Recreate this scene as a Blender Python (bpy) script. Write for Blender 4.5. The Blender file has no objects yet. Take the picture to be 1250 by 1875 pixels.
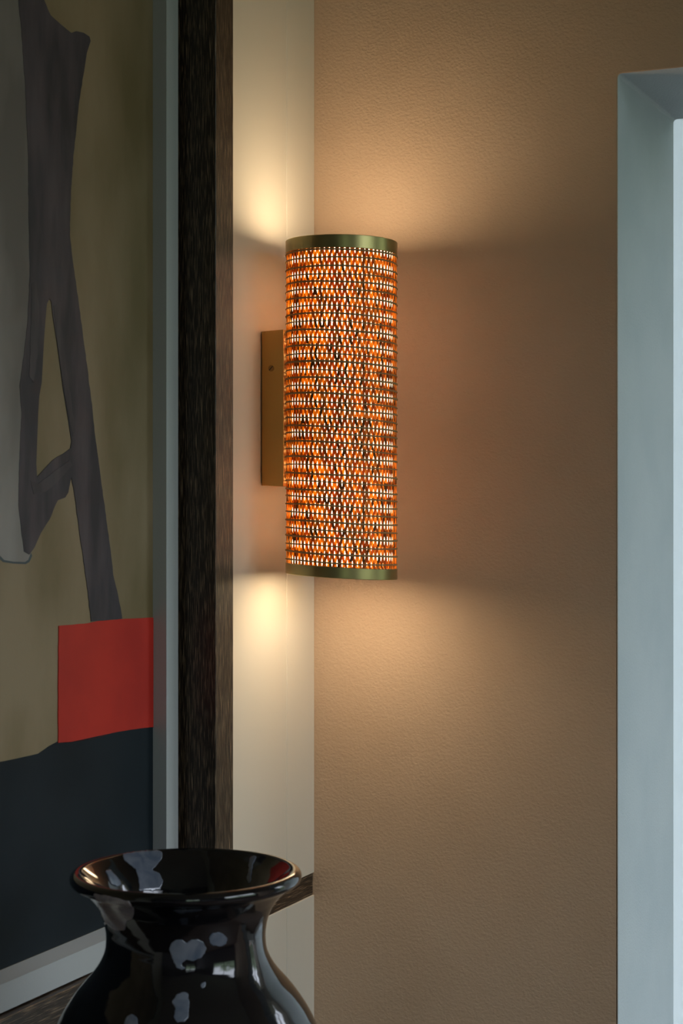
import bpy, bmesh, math, random
from mathutils import Vector, geometry
from mathutils.bvhtree import BVHTree
random.seed(7)
S = bpy.context.scene
COL = S.collection

# ---------------------------------------------------------------- camera
F, CX, HZ = 3250.0, 625.0, 915.0          # focal length, centre column and horizon row of the 1250x1875 frame
TH = math.atan(1452.0 / F)
ST, CT = math.sin(TH), math.cos(TH)
FW = Vector((-ST, CT, 0)); RT = Vector((CT, ST, 0)); UP = Vector((0, 0, 1))
cam_d = bpy.data.cameras.new('camera'); cam = bpy.data.objects.new('camera', cam_d); COL.objects.link(cam)
cam.rotation_euler = (math.pi / 2, 0, TH)
cam_d.sensor_fit = 'VERTICAL'; cam_d.sensor_height = 36.0; cam_d.sensor_width = 24.0
cam_d.lens = F / 1875.0 * 36.0
cam_d.shift_y = -(937.5 - HZ) / 1875.0
cam_d.clip_start = 0.02
cam_d.dof.use_dof = True; cam_d.dof.focus_distance = 1.86; cam_d.dof.aperture_fstop = 16.0
S.camera = cam

# ---------------------------------------------------------------- world, exposure
S.view_settings.view_transform = 'Standard'; S.view_settings.look = 'None'
S.view_settings.gamma = 1.0; S.view_settings.use_curve_mapping = False
S.view_settings.exposure = 0.0
W = bpy.data.worlds.new('world'); S.world = W; W.use_nodes = True
nt = W.node_tree; nt.nodes.clear()
def nn(t, kind, **kw):
    n = t.nodes.new(kind)
    for k, v in kw.items():
        if k.startswith('i_'):
            n.inputs[k[2:].replace('_', ' ')].default_value = v
        else: setattr(n, k, v)
    return n
out = nn(nt, 'ShaderNodeOutputWorld'); bg = nn(nt, 'ShaderNodeBackground')
tc = nn(nt, 'ShaderNodeTexCoord'); sp = nn(nt, 'ShaderNodeSeparateXYZ')
nz = nn(nt, 'ShaderNodeTexNoise'); nz.inputs['Scale'].default_value = 7; nz.inputs['Detail'].default_value = 5
ma = nn(nt, 'ShaderNodeMath', operation='MULTIPLY_ADD'); ma.inputs[1].default_value = 0.55
cr = nn(nt, 'ShaderNodeValToRGB')
e = cr.color_ramp.elements
e[0].position = 0.20; e[0].color = (0.05, 0.070, 0.05, 1)
e[1].position = 0.60; e[1].color = (0.92, 1.0, 1.15, 1)
m2 = e.new(0.46); m2.color = (0.20, 0.27, 0.20, 1)
nt.links.new(tc.outputs['Generated'], sp.inputs[0]); nt.links.new(tc.outputs['Generated'], nz.inputs['Vector'])
nt.links.new(nz.outputs['Fac'], ma.inputs[0]); nt.links.new(sp.outputs['Z'], ma.inputs[2])
nt.links.new(ma.outputs[0], cr.inputs[0]); nt.links.new(cr.outputs[0], bg.inputs[0]); nt.links.new(bg.outputs[0], out.inputs[0])
bg.inputs[1].default_value = 7.0
def portal(name, loc, rot, sx, sy):
    l = bpy.data.lights.new(name, 'AREA'); l.shape = 'RECTANGLE'; l.size = sx; l.size_y = sy
    l.cycles.is_portal = True
    o = bpy.data.objects.new(name, l); COL.objects.link(o); o.location = loc; o.rotation_euler = rot
BULB_POWER = 120.0
DISC_GLOW, LINER_GLOW = 7.6, 5.5      # radiance of the lamp's opal ends and liner

# ---------------------------------------------------------------- helpers
def ray(px, py):
    return (RT * (px - CX) + UP * (HZ - py) + FW * F).normalized()
def on_x(px, py, X):
    d = ray(px, py); return d * (X / d.x)

def material(name, color, rough=0.5, metal=0.0, spec=0.5, color2=None, nscale=(6, 6, 6), lo=0.35, hi=0.65,
             detail=4, bump=None, coat=0.0, dist=0.0):
    m = bpy.data.materials.new(name); m.use_nodes = True; t = m.node_tree
    b = t.nodes['Principled BSDF']
    b.inputs['Base Color'].default_value = (*color, 1); b.inputs['Roughness'].default_value = rough
    b.inputs['Metallic'].default_value = metal; b.inputs['Specular IOR Level'].default_value = spec
    b.inputs['Coat Weight'].default_value = coat; b.inputs['Coat Roughness'].default_value = 0.03
    tc = nn(t, 'ShaderNodeTexCoord')
    if color2:
        mp = nn(t, 'ShaderNodeMapping'); mp.inputs['Scale'].default_value = nscale
        n = nn(t, 'ShaderNodeTexNoise'); n.inputs['Scale'].default_value = 1; n.inputs['Detail'].default_value = detail
        n.inputs['Distortion'].default_value = dist
        r = nn(t, 'ShaderNodeValToRGB'); r.color_ramp.elements[0].position = lo; r.color_ramp.elements[1].position = hi
        r.color_ramp.elements[0].color = (*color, 1); r.color_ramp.elements[1].color = (*color2, 1)
        t.links.new(tc.outputs['Object'], mp.inputs[0]); t.links.new(mp.outputs[0], n.inputs['Vector'])
        t.links.new(n.outputs['Fac'], r.inputs[0]); t.links.new(r.outputs[0], b.inputs['Base Color'])
    if bump:
        sc, ds, det = bump
        mp2 = nn(t, 'ShaderNodeMapping'); mp2.inputs['Scale'].default_value = sc
        n2 = nn(t, 'ShaderNodeTexNoise'); n2.inputs['Scale'].default_value = 1; n2.inputs['Detail'].default_value = det
        bp = nn(t, 'ShaderNodeBump'); bp.inputs['Distance'].default_value = ds; bp.inputs['Strength'].default_value = 1
        t.links.new(tc.outputs['Object'], mp2.inputs[0]); t.links.new(mp2.outputs[0], n2.inputs['Vector'])
        t.links.new(n2.outputs['Fac'], bp.inputs['Height']); t.links.new(bp.outputs[0], b.inputs['Normal'])
    return m

def obj(name, bm, mats, parent=None, smooth=False, kind=None, label=None, cat=None):
    me = bpy.data.meshes.new(name)
    bmesh.ops.recalc_face_normals(bm, faces=bm.faces)
    if smooth:
        for f in bm.faces: f.smooth = True
    bm.to_mesh(me); bm.free()
    for m in (mats if isinstance(mats, (list, tuple)) else [mats]): me.materials.append(m)
    o = bpy.data.objects.new(name, me); COL.objects.link(o)
    if parent: o.parent = parent; o.matrix_parent_inverse = Vector and parent.matrix_world.inverted() if False else o.matrix_parent_inverse
    if kind: o['kind'] = kind
    if label: o['label'] = label
    if cat: o['category'] = cat
    return o
def empty(name, loc, label, cat):
    o = bpy.data.objects.new(name, None); COL.objects.link(o); o.location = loc
    o.empty_display_size = 0.05; o['label'] = label; o['category'] = cat
    return o
def shift(bm, v):                       # world-coordinates mesh into the frame of a parent standing at v
    bmesh.ops.translate(bm, verts=bm.verts, vec=-Vector(v)); return bm
def bx(x0, x1, y0, y1, z0, z1, bev=0.0, seg=2, bm=None):
    b = bmesh.new()
    vs = [b.verts.new((x, y, z)) for x in (x0, x1) for y in (y0, y1) for z in (z0, z1)]
    for q in ((0,1,3,2),(4,6,7,5),(0,4,5,1),(2,3,7,6),(0,2,6,4),(1,5,7,3)): b.faces.new([vs[i] for i in q])
    if bev: bmesh.ops.bevel(b, geom=b.edges[:], offset=bev, segments=seg, affect='EDGES', profile=0.5)
    if bm is None: return b
    me = bpy.data.meshes.new('tmp'); b.to_mesh(me); b.free(); bm.from_mesh(me); bpy.data.meshes.remove(me); return bm
def lathe(prof, c=(0, 0), seg=96, closed=False, bm=None):
    b = bm or bmesh.new(); rings = []
    for r, z in prof:
        if r < 1e-6: rings.append([b.verts.new((c[0], c[1], z))])
        else: rings.append([b.verts.new((c[0] + r * math.cos(2*math.pi*i/seg), c[1] + r * math.sin(2*math.pi*i/seg), z)) for i in range(seg)])
    n = len(rings)
    for a in range(n if closed else n - 1):
        p, q = rings[a], rings[(a + 1) % n]
        for i in range(seg):
            j = (i + 1) % seg
            if len(p) == 1 and len(q) == 1: continue
            if len(p) == 1: b.faces.new((p[0], q[j], q[i]))
            elif len(q) == 1: b.faces.new((p[i], p[j], q[0]))
            else: b.faces.new((p[i], p[j], q[j], q[i]))
    return b
def tube(b, pts, r, seg=8, closed=False):
    n = len(pts); rings = []
    for i, p in enumerate(pts):
        p = Vector(p)
        a = Vector(pts[(i - 1) % n]) if (closed or i) else p
        c = Vector(pts[(i + 1) % n]) if (closed or i < n - 1) else p
        t = (c - a).normalized()
        u = t.cross(UP)
        if u.length < 1e-3: u = t.cross(Vector((1, 0, 0)))
        u.normalize(); v = t.cross(u).normalized()
        rings.append([b.verts.new(p + u * r * math.cos(2*math.pi*k/seg) + v * r * math.sin(2*math.pi*k/seg)) for k in range(seg)])
    for i in range(n if closed else n - 1):
        p, q = rings[i], rings[(i + 1) % n]
        for k in range(seg): b.faces.new((p[k], p[(k+1) % seg], q[(k+1) % seg], q[k]))
    if not closed: b.faces.new(rings[0]); b.faces.new(rings[-1])
    return b

# ---------------------------------------------------------------- materials
PLASTER = material('beige_plaster', (0.50, 0.365, 0.26), 0.85, spec=0.25, color2=(0.55, 0.41, 0.30), nscale=(5, 5, 5),
                   bump=((330, 330, 400), 0.00065, 2))
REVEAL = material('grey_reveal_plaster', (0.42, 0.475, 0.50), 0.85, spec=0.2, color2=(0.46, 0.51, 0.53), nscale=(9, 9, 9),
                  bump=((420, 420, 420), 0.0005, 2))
PAINT = material('cream_lacquer', (0.62, 0.58, 0.50), 0.42, spec=0.5, bump=((70, 70, 70), 0.00012, 2))
HALL = material('hall_paint', (0.88, 0.91, 0.93), 0.8)
CEIL = material('ceiling_paint', (0.62, 0.60, 0.55), 0.9)
FLOORM = material('oak_floor', (0.10, 0.065, 0.04), 0.5, color2=(0.16, 0.10, 0.065), nscale=(60, 3, 3))
ROOMW = material('room_paint', (0.24, 0.235, 0.24), 0.9)
def oak(name, sc, d=(0.016, 0.008, 0.0045), l=(0.25, 0.17, 0.105), lo=0.53, hi=0.66, rough=0.38):
    return material(name, d, rough, spec=0.55, color2=l, nscale=sc, lo=lo, hi=hi, detail=2.5, dist=0.35, bump=(sc, 0.0003, 2))
OAK_V = oak('cerused_oak_upright', (1500, 1500, 42))
OAK_H = oak('cerused_oak_rail', (1500, 42, 1500))
FRAMEP = material('pale_frame_paint', (0.44, 0.46, 0.47), 0.5, spec=0.4, bump=((400, 400, 400), 0.0001, 2))
BRASS = material('satin_brass', (0.50, 0.31, 0.10), 0.42, metal=0.9, bump=((900, 900, 900), 0.00002, 2))
SCREWM = material('dull_screw_brass', (0.33, 0.20, 0.07), 0.55, metal=0.8)
BRONZE = material('satin_bronze_band', (0.42, 0.35, 0.16), 0.33, metal=0.92)
OLIVE = material('olive_paint', (0.17, 0.125, 0.056), 0.5, spec=0.4, color2=(0.29, 0.215, 0.13), nscale=(11, 11, 5),
                 bump=((1500, 1500, 1500), 0.00010, 2))
INK = material('ink_violet_paint', (0.034, 0.032, 0.043), 0.5, spec=0.35, color2=(0.092, 0.074, 0.088), nscale=(40, 40, 9),
               bump=((1500, 1500, 1500), 0.00008, 2))
GREYP = material('grey_paint', (0.15, 0.132, 0.12), 0.5, spec=0.35, color2=(0.33, 0.30, 0.285), nscale=(9, 9, 4),
                 bump=((1500, 1500, 1500), 0.00008, 2))
NAVY = material('navy_paint', (0.009, 0.0145, 0.020), 0.6, spec=0.15, color2=(0.014, 0.021, 0.028), nscale=(10, 10, 10),
                bump=((1500, 1500, 1500), 0.00008, 2))
REDP = material('red_paint', (0.46, 0.022, 0.014), 0.55, spec=0.3, color2=(0.56, 0.030, 0.018), nscale=(15, 15, 15),
                bump=((1500, 1500, 1500), 0.00008, 2))
BLUEL = material('slate_line_paint', (0.05, 0.07, 0.085), 0.5)
GLAZE = material('black_glaze', (0.0016, 0.0022, 0.0040), 0.07, spec=0.45, color2=(0.007, 0.006, 0.008), nscale=(8, 8, 8),
                 coat=0.25, bump=((9, 9, 55), 0.0016, 2))
SPOT = material('pale_blue_glaze', (0.090, 0.115, 0.165), 0.12, spec=0.6, color2=(0.17, 0.19, 0.24), nscale=(60, 60, 30), coat=0.3, dist=1.5)
SPOT2 = material('lilac_grey_glaze', (0.20, 0.175, 0.21), 0.15, spec=0.6, color2=(0.30, 0.26, 0.28), nscale=(80, 80, 40), coat=0.3, dist=1.5)
WOODT = material('dark_table_wood', (0.03, 0.02, 0.013), 0.5, color2=(0.06, 0.04, 0.025), nscale=(40, 3, 40))
BLACKM = material('dark_socket', (0.03, 0.022, 0.016), 0.5)
GLASS = material('window_glass', (0.9, 0.95, 0.95), 0.0); GLASS.node_tree.nodes['Principled BSDF'].inputs['Transmission Weight'].default_value = 1.0
GLASS.node_tree.nodes['Principled BSDF'].inputs['IOR'].default_value = 1.01

def reed(name, dcol, tcol, fac, gloss=0.35):
    m = bpy.data.materials.new(name); m.use_nodes = True; t = m.node_tree; t.nodes.clear()
    o = nn(t, 'ShaderNodeOutputMaterial'); a = nn(t, 'ShaderNodeBsdfDiffuse'); b = nn(t, 'ShaderNodeBsdfTranslucent')
    mx = nn(t, 'ShaderNodeMixShader'); mx.inputs[0].default_value = fac
    tc = nn(t, 'ShaderNodeTexCoord'); mp = nn(t, 'ShaderNodeMapping'); mp.inputs['Scale'].default_value = (260, 260, 30)
    n = nn(t, 'ShaderNodeTexNoise'); n.inputs['Scale'].default_value = 1
    r = nn(t, 'ShaderNodeMix', data_type='RGBA')
    r.inputs[6].default_value = (*tcol, 1); r.inputs[7].default_value = (*[c * 0.45 for c in tcol], 1)
    rr = nn(t, 'ShaderNodeMapRange'); rr.inputs[1].default_value = 0.38; rr.inputs[2].default_value = 0.62
    a.inputs[0].default_value = (*dcol, 1)
    L = t.links.new
    L(tc.outputs['Object'], mp.inputs[0]); L(mp.outputs[0], n.inputs['Vector']); L(n.outputs['Fac'], rr.inputs[0])
    L(rr.outputs[0], r.inputs[0]); L(r.outputs[2], b.inputs[0])
    L(a.outputs[0], mx.inputs[1]); L(b.outputs[0], mx.inputs[2]); L(mx.outputs[0], o.inputs[0])
    return m
REED_A = reed('amber_reed', (0.42, 0.22, 0.08), (0.84, 0.41, 0.05), 0.5)
REED_B = reed('rust_reed', (0.34, 0.16, 0.05), (0.50, 0.165, 0.02), 0.5)
REED_C = reed('umber_reed', (0.20, 0.10, 0.04), (0.16, 0.04, 0.005), 0.3)
HOOPM = reed('umber_cord', (0.42, 0.27, 0.13), (0.10, 0.025, 0.004), 0.15)
BLIND = reed('added_blind_cloth', (0.7, 0.72, 0.74), (0.78, 0.82, 0.83), 0.5)
[n_ for n_ in BLIND.node_tree.nodes if n_.type == 'MIX'][0].inputs[7].default_value = (0.76, 0.805, 0.82, 1)
BULBM = bpy.data.materials.new('frosted_bulb'); BULBM.use_nodes = True
_b = BULBM.node_tree.nodes['Principled BSDF']; _b.inputs['Base Color'].default_value = (0.9, 0.9, 0.88, 1)
_b.inputs['Emission Color'].default_value = (1.0, 0.60, 0.275, 1); _b.inputs['Emission Strength'].default_value = BULB_POWER

def opal(name, strength, clear):
    m = bpy.data.materials.new(name); m.use_nodes = True; t = m.node_tree; t.nodes.clear()
    o = nn(t, 'ShaderNodeOutputMaterial'); e = nn(t, 'ShaderNodeEmission'); d = nn(t, 'ShaderNodeBsdfTranslucent'); a = nn(t, 'ShaderNodeAddShader')
    x = nn(t, 'ShaderNodeBsdfTransparent'); mx = nn(t, 'ShaderNodeMixShader'); mx.inputs[0].default_value = clear
    e.inputs[0].default_value = (1.0, 0.76, 0.48, 1); e.inputs[1].default_value = strength; d.inputs[0].default_value = (.6, .6, .6, 1)
    L = t.links.new; L(e.outputs[0], a.inputs[0]); L(d.outputs[0], a.inputs[1]); L(a.outputs[0], mx.inputs[1]); L(x.outputs[0], mx.inputs[2]); L(mx.outputs[0], o.inputs[0])
    return m
OPAL_END = opal('opal_end', DISC_GLOW, 0.0); OPAL_LINER = opal('opal_liner', LINER_GLOW, 0.35)
# ---------------------------------------------------------------- the room
XL, YB, XP = -0.856, 1.838, -0.878       # lamp wall plane, back wall plane, wall plane behind the picture
ZF, ZC, XR, YR = -1.50, 1.60, 2.60, -2.4
XO, ZO, YO = -0.5007, 0.452, 2.089       # doorway: left jamb, soffit, far face
XO2 = 0.46
obj('floor', bx(-1.2, XR + .2, YR - .2, 4.0, ZF - .1, ZF), FLOORM, kind='structure')
obj('ceiling', bx(-1.2, XR + .2, YR - .2, 4.0, ZC, ZC + .1), CEIL, kind='structure')
b = bx(-1.2, 1.3, YR - .1, YR, ZF, ZC); bx(2.5, XR + .2, YR - .1, YR, ZF, ZC, bm=b); bx(1.3, 2.5, YR - .1, YR, ZF, -.6, bm=b); bx(1.3, 2.5, YR - .1, YR, 1.0, ZC, bm=b)
obj('wall_rear', b, ROOMW, kind='structure')
b = bmesh.new()
for x in (1.3, 1.88, 2.46): bx(x, x + .04, YR - .07, YR - .03, -.6, 1.0, bm=b)
for z in (-.6, .2, .96): bx(1.3, 2.5, YR - .068, YR - .032, z, z + .04, bm=b)
obj('added_rear_window', b, WOODT, kind='structure')  # unseen window added to bring daylight onto the faces turned to the camera
portal('rear_portal', (1.9, YR - .12, .2), (math.pi/2, 0, math.pi), 1.2, 1.6)
# back wall with the doorway (rounded inner corners, softened arrises)
b = bmesh.new(); r = 0.0045
def arc(cx, cz, a0, a1, n=5): return [(cx + r*math.cos(math.radians(a0+(a1-a0)*k/n)), cz + r*math.sin(math.radians(a0+(a1-a0)*k/n))) for k in range(n+1)]
outl = [(-1.1, ZF), (XO, ZF)] + arc(XO + r, ZO - r, 180, 90) + arc(XO2 - r, ZO - r, 90, 0) + [(XO2, ZF), (XR + .1, ZF), (XR + .1, ZC), (-1.1, ZC)]
fr = [b.verts.new((x, YB, z)) for x, z in outl]; bk = [b.verts.new((x, YO, z)) for x, z in outl]
n = len(outl)
tri = geometry.tessellate_polygon([[Vector((x, z, 0)) for x, z in outl]])
for t3 in tri: b.faces.new([fr[i] for i in t3]); b.faces.new([bk[i] for i in t3])
for i in range(n):
    f = b.faces.new((fr[i], fr[(i+1) % n], bk[(i+1) % n], bk[i]))
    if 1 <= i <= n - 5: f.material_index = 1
inner = set()
for i in range(1, n - 4):
    for row in (fr, bk):
        e_ = b.edges.get((row[i], row[i+1]))
        if e_: inner.add(e_)
bmesh.ops.bevel(b, geom=list(inner), offset=0.0012, segments=2, affect='EDGES', profile=0.5, material=0)
obj('wall_back', b, [PLASTER, REVEAL], kind='structure')
# right wall with a garden window
wy0, wy1, wz0, wz1 = -0.3, 1.72, -0.55, 1.35
b = bx(XR, XR + .1, YR, wy0, ZF, ZC); bx(XR, XR + .1, wy1, YB, ZF, ZC, bm=b)
bx(XR, XR + .1, wy0, wy1, ZF, wz0, bm=b); bx(XR, XR + .1, wy0, wy1, wz1, ZC, bm=b)
obj('wall_right', b, ROOMW, kind='structure')
b = bmesh.new()
for y in (wy0, (wy0+wy1)/2 - .02, wy1 - .04): bx(XR + .03, XR + .07, y, y + .04, wz0, wz1, bm=b)
for z in (wz0, 0.2, wz1 - .04): bx(XR + .032, XR + .068, wy0, wy1, z, z + .04, bm=b)
obj('window_1', b, WOODT, kind='structure')
portal('window_portal', (XR + .12, (wy0+wy1)/2, (wz0+wz1)/2), (0, math.pi/2, 0), wz1-wz0, wy1-wy0)
# hall beyond the doorway, daylit from its right end and an added far window
b = bx(-1.2, -1.0, 3.3, 3.4, ZF, ZC); bx(.7, 1.2, 3.3, 3.4, ZF, ZC, bm=b); bx(-1.0, .7, 3.3, 3.4, ZF, -1.3, bm=b); bx(-1.0, .7, 3.3, 3.4, 1.1, ZC, bm=b)
obj('wall_far', b, HALL, kind='structure')
b = bmesh.new()
for x in (-1.0, -.17, .66): bx(x, x + .04, 3.36, 3.39, -1.3, 1.1, bm=b)
for z in (-1.3, 1.06): bx(-1.0, .7, 3.361, 3.389, z, z + .04, bm=b)
added_far_window = obj('added_hall_window', b, HALL, kind='structure')
obj('added_bright_blind', bx(-1.04, .74, 3.294, 3.2955, -1.34, 1.14), BLIND, added_far_window)  # backlit blind and its window, added to brighten the strip beyond the doorway
portal('blind_portal', (-.15, 3.42, -.1), (-math.pi/2, 0, 0), 1.7, 2.4)
obj('wall_left_hall', bx(-1.2, -1.1, YO, 3.3, ZF, ZC), HALL, kind='structure')
b = bx(.85, .95, YO, 3.3, ZF, -1.1); bx(.85, .95, YO, 3.3, 1.1, ZC, bm=b)
obj('wall_right_hall', b, HALL, kind='structure')
b = bmesh.new()
for y in (YO, 2.68, 3.26): bx(.88, .92, y, y + .04, -1.1, 1.1, bm=b)
for z in (-1.1, 0.0, 1.06): bx(.882, .918, YO, 3.3, z, z + .04, bm=b)
obj('window_2', b, HALL, kind='structure')
portal('hall_portal', (.97, 2.7, 0), (0, math.pi/2, 0), 2.2, 1.2)

# left wall: core, cream lacquered panels, oak rail and upright
PY0, PY1, PXF = 1.5267, 1.5634, -0.816
SEAM = 1.7666
RZ0, RZ1 = -0.451, -0.4255
b = bx(-1.1, XP, YR, PY0, ZF, ZC); bx(-1.1, XL - .006, PY0, YB, ZF, ZC, bm=b)
wl = obj('wall_left', b, PAINT, kind='structure')
obj('wall_panel', bx(XL - .006, XL, PY1 - .01, SEAM + .0005, RZ1, ZC, .0004, 1), PAINT, wl)
obj('wall_panel', bx(XL - .006, XL, PY1 - .01, SEAM + .0005, ZF, RZ0, .0006, 1), PAINT, wl)
obj('wall_panel', bx(XL - .006, XL + .0009, SEAM, YB, RZ1, ZC, .0006, 1), PAINT, wl)
obj('wall_panel', bx(XL - .006, XL + .0009, SEAM, YB, ZF, RZ0, .0006, 1), PAINT, wl)
obj('trim_1', bx(XL - .006, XL - .0012, PY1 - .01, YB, RZ0, RZ1), OAK_H, kind='structure')
obj('trim_2', bx(XL - .02, PXF, PY0, PY1, ZF, ZC, .0005, 1), OAK_V, kind='structure')
obj('trim_3', bx(XP, -0.8445, 0.35, PY0, -0.4815, -0.4245, .0006, 1), OAK_H, kind='structure')

# ---------------------------------------------------------------- the framed abstract painting
FXF, FY1, FYI = -0.852, 1.5165, 1.4934
CXP = -0.867
FZ0, FZI = -0.4228, -0.3994
PYL, PZT = 0.42, 0.80
pic = empty('framed_painting', (XP, (PYL + FY1) / 2, FZ0), 'large olive abstract painting with dark limbs and red block in pale grey frame', 'painting')
O = pic.location.copy()
def member(name, outer, innr, lip):     # one mitred side of the frame: (y,z) pairs of outer, inner-front and inner-back edges
    b = bmesh.new(); v = []
    for (o_, i_, l_) in zip(outer, innr, lip):
        v.append([b.verts.new((XP + .001, *o_)), b.verts.new((FXF, *o_)), b.verts.new((FXF, *i_)), b.verts.new((CXP, *l_)), b.verts.new((XP + .001, *l_))])
    for k in range(5): b.faces.new((v[0][k], v[0][(k+1) % 5], v[1][(k+1) % 5], v[1][k]))
    b.faces.new(v[0]); b.faces.new(v[1])
    obj(name, shift(b, O), FRAMEP, pic)
w = .0234; lp = .0053
oc = [(PYL, FZ0), (FY1, FZ0), (FY1, PZT), (PYL, PZT)]
ic = [(PYL + w, FZI), (FYI, FZI), (FYI, PZT - w), (PYL + w, PZT - w)]
lc = [(PYL + w, FZI + lp), (FYI, FZI + lp), (FYI, PZT - w - lp), (PYL + w, PZT - w - lp)]
for k in range(4):
    j = (k + 1) % 4; member('frame_side', (oc[k], oc[j]), (ic[k], ic[j]), (lc[k], lc[j]))
obj('canvas', shift(bx(XP + .002, CXP, PYL + w, FYI, FZI + lp, PZT - w - lp), O), OLIVE, pic)
YC0, YC1, ZC0, ZC1 = PYL + w + .001, FYI - .0004, FZI + lp + .0004, PZT - w - lp - .001
def paint(name, loops, mat, lift, label=None):
    X = CXP + lift
    L2 = []
    for lo in loops:
        q = []
        for px, py in lo:
            p = on_x(px, py, X); q.append(Vector((min(max(p.y, YC0), YC1), min(max(p.z, ZC0), ZC1), 0)))
        L2.append(q)
    b = bmesh.new(); fr = []; 
    for q in L2: fr += [b.verts.new((X, p.x, p.y)) for p in q]
    for t3 in geometry.tessellate_polygon(L2):
        try: b.faces.new([fr[i] for i in t3])
        except ValueError: pass
    base = 0
    for q in L2:
        m = len(q); bk = [b.verts.new((CXP, p.x, p.y)) for p in q]
        for i in range(m):
            try: b.faces.new((fr[base+i], fr[base+(i+1) % m], bk[(i+1) % m], bk[i]))
            except ValueError: pass
        base += m
    return obj(name, shift(b, O), mat, pic, label=label)
def fray(pts, amp=0.7, step=9):           # hand-cut edge: subdivide and jitter
    o = []; n = len(pts)
    for i in range(n):
        a, c = pts[i], pts[(i+1) % n]; d = math.hypot(c[0]-a[0], c[1]-a[1]); k = max(1, min(40, int(d/step)))
        for j in range(k):
            t = j / k; o.append((a[0]+(c[0]-a[0])*t + (random.uniform(-amp, amp) if j else 0), a[1]+(c[1]-a[1])*t + (random.uniform(-amp, amp) if j else 0)))
    return o
grey = [(-150, -260), (20, -260), (60, 100), (70, 300), (75, 500), (65, 700), (60, 900), (58, 1005), (56, 1017), (53, 1026), (46, 1030), (25, 1029), (8, 1026), (0, 1017), (-8, 1000), (-40, 700), (-60, 300)]
paint('grey_limb', [fray(grey, .4)], GREYP, .0003)
paint('slate_outline', [[(57, 1012), (59, 1018), (54, 1029), (47, 1033), (25, 1032), (6, 1029), (-6, 1018), (-14, 1000), (-10, 1000), (-3, 1015), (8, 1025.5), (25, 1028.5), (46, 1029), (52, 1025)]], BLUEL, .0004)
fig = [(34,0),(41,75),(47,168),(51.5,280),(53,411),(55,504),(50,597),(41,672),(36,705),(40,756),(35.5,849),(34,924),(40,980),(44,1010),(54,1015.5),(63.5,1002),(75,976),(91.5,950),(98,933),(106,916),(119.5,911),(125,902),(131,874),(136,902),(140,931),(149,999),(159,1066),(167,1138),(224,1133),(216.6,1092),(207,1051),(203.5,1017),(194,943),(185,879),(175.5,808),(166,722),(151,605),(144,553),(131,459),(128,429),(130,355),(135,280),(144,194),(159,97),(166,75),(164,67),(153,60),(140,57),(131,60.5),(112,45),(93,28),(81,0),(70,-60),(60,-260),(10,-260),(26,-80)]
hole = [(91,547),(86,556),(83,590),(81,616),(76.5,700),(72,725),(70,756),(66.5,849),(68,873.6),(80,860),(97,842),(106,836),(116,831),(129,821),(131,808),(125,767),(115,707),(112,683),(104.5,627),(97,579),(94,553)]
paint('ink_figure', [fray(fig, .5), hole], INK, .0006)
for pts in ([(58,520),(66,514),(72,560),(70,640),(62,700),(54,690),(56,620)], [(98,560),(104,556),(118,640),(130,730),(138,790),(133,800),(120,730),(108,650)], [(56,880),(70,886),(96,866),(128,842),(132,852),(108,880),(84,900),(62,905)]):
    paint('brushed_highlight', [fray(pts, .8)], material('violet_wash_paint', (0.075, 0.066, 0.076), 0.5, spec=.35, color2=(0.045, .04, .05), nscale=(60, 60, 12)), .0008)
navy = [(-500, 1470), (-250, 1440), (-80, 1412), (0,1395),(35,1388),(70,1380),(90,1366),(105,1358),(140,1352),(206,1336),(240,1330),(300,1322),(300,1900),(-500,1990)]
paint('navy_ground', [fray(navy, .5)], NAVY, .0003)
red = [(108,1146),(163,1141),(180,1137),(230,1133),(300,1130),(300,1328),(281,1331),(240,1336),(206,1342),(180,1351),(155,1355),(140,1358),(107,1360),(107,1250)]
paint('red_block', [fray(red, .3)], REDP, .0009, 'bright red block')

# ---------------------------------------------------------------- the woven wall lamp
LX, LY = FW.x * 1.885, FW.y * 1.885
RR, RS = 0.0594, 0.0580
Z1, Z0 = 0.2732, -0.0812                 # top and bottom rims
lamp = empty('wall_lamp', (XL, LY, 0.0152), 'lit cylindrical wall lamp with woven amber reed shade and green-bronze bands in the corner', 'lamp')
LO = lamp.location.copy()
def lean(z):                             # the shade hangs a little skewed: how far each level tilts
    t = min(max((Z1 - z) / 0.10, 0), 1); return 0.013 + 0.033 * t + 0.010 * min(max((Z1 - z) / (Z1 - Z0), 0), 1)
def skew(bm):
    for v in bm.verts:
        u = (v.co.x - LX) * CT + (v.co.y - LY) * ST
        v.co.z -= lean(v.co.z) * u
    return bm
def lampobj(name, bm, mat, smooth=False, kind=None, parent=lamp, label=None):
    return obj(name, shift(bm, LO), mat, parent, smooth=smooth, kind=kind, label=label)
def band(z0, z1):
    pr = [(RR - .0016, z0), (RR - .0003, z0), (RR, z0 + .0004), (RR, z1 - .0004), (RR - .0003, z1), (RR - .0016, z1)]
    return skew(lathe(pr, (LX, LY), 128, closed=True))
for z0, z1 in ((Z1 - .0135, Z1), (Z0, Z0 + .0115)):
    o = lampobj('rim_band', band(z0, z1), BRONZE)
    for f in o.data.polygons: f.use_smooth = True
    o.data.set_sharp_from_angle(angle=math.radians(25)) if hasattr(o.data, 'set_sharp_from_angle') else None
ZT, ZB_ = Z1 - .0125, Z0 + .0105
NROW = 40; PITCH = (ZT - ZB_) / NROW; NC = 69
b = bmesh.new()
rowz = [ZT - (j + .35) * PITCH + random.uniform(-.0005, .0005) for j in range(NROW)]
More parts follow.
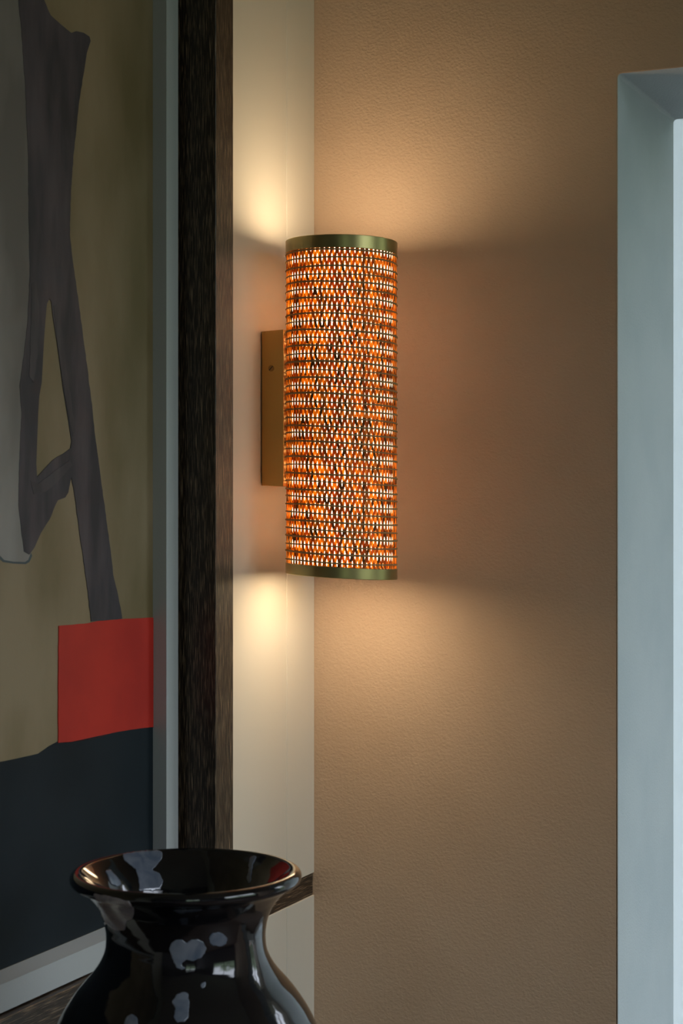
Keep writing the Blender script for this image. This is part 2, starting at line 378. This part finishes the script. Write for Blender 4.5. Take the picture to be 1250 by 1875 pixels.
for j, z in enumerate(rowz):
    rr = 0.00088 + (0.00022 if j % 2 == 0 else 0) + random.uniform(-.0001, .0001)
    ph = random.random() * 6
    pts = [(LX + (RS + .0007) * math.cos(a), LY + (RS + .0007) * math.sin(a), z + .0003 * math.sin(3 * a + ph)) for a in [2*math.pi*k/120 for k in range(120)]]
    tube(b, pts, rr, 6, closed=True)
lampobj('woven_hoops', skew(b), HOOPM, kind='stuff', smooth=True)
b = bmesh.new()
levels = [ZT + .004] + rowz + [ZB_ - .003]
rnd = random.Random(41)
for c in range(NC * 2):
    k, side = c // 2, (1 if c % 2 else -1)
    jit = rnd.uniform(-.03, .03); wd = rnd.uniform(.49, .56)
    base_mi = rnd.choices((0, 1), (6, 5))[0]
    rows = []
    for li in range(len(levels)):
        par = li % 2
        # even rows: pairs meet at k; odd rows: pairs meet at k +/- 0.5
        cpos = k + side * (0.100 if par == 0 else 0.400) + jit + rnd.uniform(-.02, .02)
        rad = RS + (0.0003 if side > 0 else -0.0003)
        rows.append((levels[li], cpos, rad))
    prev = None
    for i in range(len(rows) - 1):
        (za, ca, ra), (zb, cb, rb) = rows[i], rows[i+1]
        mi = rnd.choices((base_mi, 0, 1, 2), (5, 2, 2, .8))[0]
        for s in range(4 if i < len(rows) - 2 else 5):
            t = s / 4; e_ = t * t * (3 - 2 * t) * .5 + t * .5
            z = za + (zb - za) * t; cp = ca + (cb - ca) * e_; rd = ra + (rb - ra) * e_
            hw = wd / 2 * (2 * math.pi / NC); a = cp * 2 * math.pi / NC
            q = []
            for da, dr in ((-hw, -.00022), (hw, -.00022), (hw, .00022), (-hw, .00022)):
                q.append(b.verts.new((LX + (rd + dr) * math.cos(a + da), LY + (rd + dr) * math.sin(a + da), z)))
            if prev:
                for m in range(4):
                    f = b.faces.new((prev[m], prev[(m+1) % 4], q[(m+1) % 4], q[m])); f.material_index = mi
            prev = q
lampobj('woven_reeds', skew(b), [REED_A, REED_B, REED_C], kind='stuff')
# upright wires of the shade
base = math.atan2(-FW.y, -FW.x)
for off in (-.30, .42, 0):
    a = base + (math.asin(off) if off else math.pi * .97)
    p = (LX + (RS - .0022) * math.cos(a), LY + (RS - .0022) * math.sin(a))
    lampobj('shade_wire', tube(bmesh.new(), [(*p, Z0 + .004), (*p, Z1 - .004)], .0005, 8), BLACKM)
# opal diffuser inside the reeds: open liner tube and two recessed ends
RD = RS - .0042
lampobj('diffuser_liner', skew(lathe([(RD, Z0 + .006), (RD, Z1 - .007)], (LX, LY), 96)), OPAL_LINER, smooth=True)
for z in (Z0 + .004, Z1 - .005): lampobj('diffuser_end', skew(lathe([(0, z), (RD + .002, z), (RD + .002, z + .001), (0, z + .001)], (LX, LY), 64)), OPAL_END)
# backplate, screw, holders, bulbs
bpx1 = -0.8285
b = bx(XL + .0012, bpx1, LY - .018, LY + .018, 0.0152, 0.1804, .0005, 1)
for v in b.verts:
    if v.co.x > -.84: v.co.z += .0012 * (1 if v.co.z > .1 else -1)
plate = lampobj('backplate', b, BRASS)
lampobj('shadow_gap_filler', bx(XL, XL + .0014, LY - .016, LY + .016, .018, .178), BLACKM)  # black filler standing in for the shadow gap behind the backplate
b = bmesh.new(); sx, sz, sy = -.8432, .1406, LY - .018
pr = [(0, .0), (.0034, .0), (.0034, .0004), (.0031, .0007), (0, .0007)]
lathe(pr, (0, 0), 32, bm=b)
for v in b.verts: v.co = Vector((sx + v.co.x, sy + .0001 - v.co.z, sz + v.co.y))
scr = lampobj('screw', b, SCREWM, parent=lamp)
b = bx(-.0029, .0029, -.00085, -.00055, -.0005, .0005); 
for v in b.verts:
    x, z = v.co.x, v.co.z; a = math.radians(45); v.co = Vector((sx + x*math.cos(a) - z*math.sin(a), sy + v.co.y, sz + x*math.sin(a) + z*math.cos(a)))
o = obj('screw_slot', shift(b, LO), BLACKM, scr)
BX = LX - .017
for zc, sg in ((0.190, 1), (0.008, -1)):
    zb = zc - sg * .017
    lampobj('bulb_holder', lathe([(0, zb), (.0085, zb), (.0085, zb - sg*.028), (.005, zb - sg*.032), (0, zb - sg*.032)], (BX, LY), 24), BLACKM)
    pr = [(0, zc - sg*.017), (.006, zc - sg*.017), (.0075, zc - sg*.010), (.0078, zc + sg*.006), (.0065, zc + sg*.012), (.0035, zc + sg*.0155), (0, zc + sg*.017)]
    lampobj('bulb', lathe(pr, (BX, LY), 16), BULBM, smooth=True)
b = tube(bmesh.new(), [(BX, LY, .036), (BX, LY, .147)], .0035, 10); tube(b, [(bpx1 - .001, LY, .094), (BX, LY, .094)], .003, 10)
lampobj('inner_stem', b, BLACKM)

# ---------------------------------------------------------------- the vase
VD = 1.30
VX, VY = (RT * ((340.5 - CX) / F * VD) + FW * VD).xy
vz = lambda py: -(py - HZ) / F * VD
vr = lambda hw: hw / F * VD
ZTAB = vz(2500)
outer = [(2500, 0), (2500, 118), (2494, 126), (2440, 138), (2330, 172), (2200, 213), (2090, 242), (2000, 255), (1935, 253), (1888, 242), (1850, 224), (1812, 198), (1777, 168), (1745, 150), (1717, 145.5), (1690, 148), (1662, 157), (1640, 172), (1622, 192), (1617, 202)]
lip = [(1613, 208), (1606, 211.5), (1599, 210.5), (1594, 206), (1592, 200), (1593.5, 194)]
inn = [(1598, 188), (1612, 172), (1632, 155), (1662, 140), (1717, 130), (1760, 140), (1812, 178), (1888, 224), (2000, 238), (2200, 198), (2400, 130), (2460, 90), (2470, 0)]
ctrl = [(vr(h), vz(y)) for y, h in outer + lip + inn]
def smoothprof(c, n=4):
    o = []
    for i in range(len(c) - 1):
        p0, p1, p2, p3 = c[max(i-1, 0)], c[i], c[i+1], c[min(i+2, len(c)-1)]
        for k in range(n):
            t = k / n
            f = lambda a: .5*((2*p1[a]) + (-p0[a]+p2[a])*t + (2*p0[a]-5*p1[a]+4*p2[a]-p3[a])*t*t + (-p0[a]+3*p1[a]-3*p2[a]+p3[a])*t**3)
            o.append((max(f(0), 0), f(1)))
    o.append(c[-1]); return o
prof = [ctrl[0]] + smoothprof(ctrl[2:-1]) + [ctrl[-1]]
prof.insert(1, ctrl[1])
vase = empty('vase', (VX, VY, ZTAB), 'glossy black ceramic vase with flared lip and pale blue splashes before the painting', 'vase')
b = lathe(prof, (VX, VY), 144)
b.normal_update(); bvh = BVHTree.FromBMesh(b)
VO = vase.location.copy()
obj('vase_body', shift(b, VO), GLAZE, vase, smooth=True)
def splash(pts, mat, label=None, step=1.5):
    pts = fray(pts, 1.1, 4)
    # glaze patch laid on the vase surface: grid of points inside the outline, draped on the body
    xs = [p[0] for p in pts]; ys = [p[1] for p in pts]
    def inside(x, y):
        c = False; n = len(pts)
        for i in range(n):
            (x1, y1), (x2, y2) = pts[i], pts[(i+1) % n]
            if (y1 > y) != (y2 > y) and x < (x2-x1)*(y-y1)/(y2-y1)+x1: c = not c
        return c
    b = bmesh.new(); vs = {}
    def vert(i, j):
        if (i, j) in vs: return vs[(i, j)]
        d = ray(min(xs) + i*step, min(ys) + j*step)
        h = bvh.ray_cast(Vector((0, 0, 0)), d)
        if h[0] is None: return None
        nrm = h[1] if h[1].dot(d) < 0 else -h[1]
        vs[(i, j)] = b.verts.new(h[0] + nrm * .0005); return vs[(i, j)]
    for i in range(int((max(xs)-min(xs))/step) + 1):
        for j in range(int((max(ys)-min(ys))/step) + 1):
            if not inside(min(xs) + (i+.5)*step, min(ys) + (j+.5)*step): continue
            q = [vert(i, j), vert(i+1, j), vert(i+1, j+1), vert(i, j+1)]
            if None in q: continue
            if max((q[0].co - q[2].co).length, (q[1].co - q[3].co).length) > .02: continue
            b.faces.new(q)
    bd = [v for v in b.verts if v.is_boundary]
    for _ in range(3):
        new = {}
        for v in bd:
            nb = [e_.other_vert(v).co for e_ in v.link_edges if e_.is_boundary]
            if len(nb) == 2: new[v] = v.co * .5 + (nb[0] + nb[1]) * .25
        for v, c in new.items(): v.co = c
    geo = bmesh.ops.extrude_edge_only(b, edges=[e_ for e_ in b.edges if e_.is_boundary])
    for v in [g for g in geo['geom'] if isinstance(g, bmesh.types.BMVert)]:
        v.co = bvh.find_nearest(v.co)[0]
    return obj('glaze_splash', shift(b, VO), mat, vase, smooth=True, label=label)
splash([(310,1738),(314,1726),(324,1720),(334,1721),(341,1727),(350,1721),(362,1719),(372,1724),(377,1734),(374,1746),(366,1755),(352,1760),(341,1757),(332,1764),(334,1770),(341,1772),(333,1776),(323,1772),(318,1762),(314,1750)], SPOT, 'pale blue heart-shaped splash')
splash([(382,1717),(388,1709),(400,1707),(410,1711),(416,1719),(413,1728),(402,1733),(390,1731),(383,1725)], SPOT)
splash([(366,1805),(370,1799),(377,1798),(377,1804),(370,1811)], SPOT)
splash([(315,1835),(322,1822),(334,1817),(345,1820),(345,1862),(338,1871),(325,1872),(317,1862),(321,1848)], SPOT)
splash([(228,1874),(232,1862),(242,1857),(251,1863),(253,1880),(230,1882)], SPOT)
splash([(172,1636),(196,1640),(236,1650),(246,1668),(242,1682),(232,1686),(228,1704),(208,1703),(196,1690),(188,1700),(184,1670)], SPOT2, 'lilac grey splash under the lip')
splash([(225,1562),(252,1559),(285,1557),(297,1560),(296,1572),(284,1588),(278,1594),(292,1600),(298,1612),(294,1630),(255,1632),(254,1610),(248,1592),(240,1585),(226,1574)], SPOT, 'blue white run inside the mouth')
splash([(193,1594),(203,1594),(214,1606),(222,1620),(214,1624),(203,1618)], SPOT)
splash([(456,1572),(466,1567),(470,1569),(463,1582),(459,1612),(455,1620),(452,1610),(456,1590)], SPOT)

# console table carrying the vase (its top lies below the frame)
tab = empty('console_table', (VX, 0.95, ZF), 'dark wooden console table against the left wall under the black vase', 'table')
TO = tab.location.copy()
obj('table_top', shift(bx(XP + .022, VX + .16, .25, 1.50, ZTAB - .03, ZTAB - .0002, .002), TO), WOODT, tab)
obj('apron', shift(bx(XP + .05, VX + .13, .29, 1.46, ZTAB - .11, ZTAB - .03), TO), WOODT, tab)
for x in (XP + .03, VX + .11):
    for y in (.27, 1.44): obj('leg', shift(bx(x, x + .04, y, y + .04, ZF, ZTAB - .03, .003), TO), WOODT, tab)
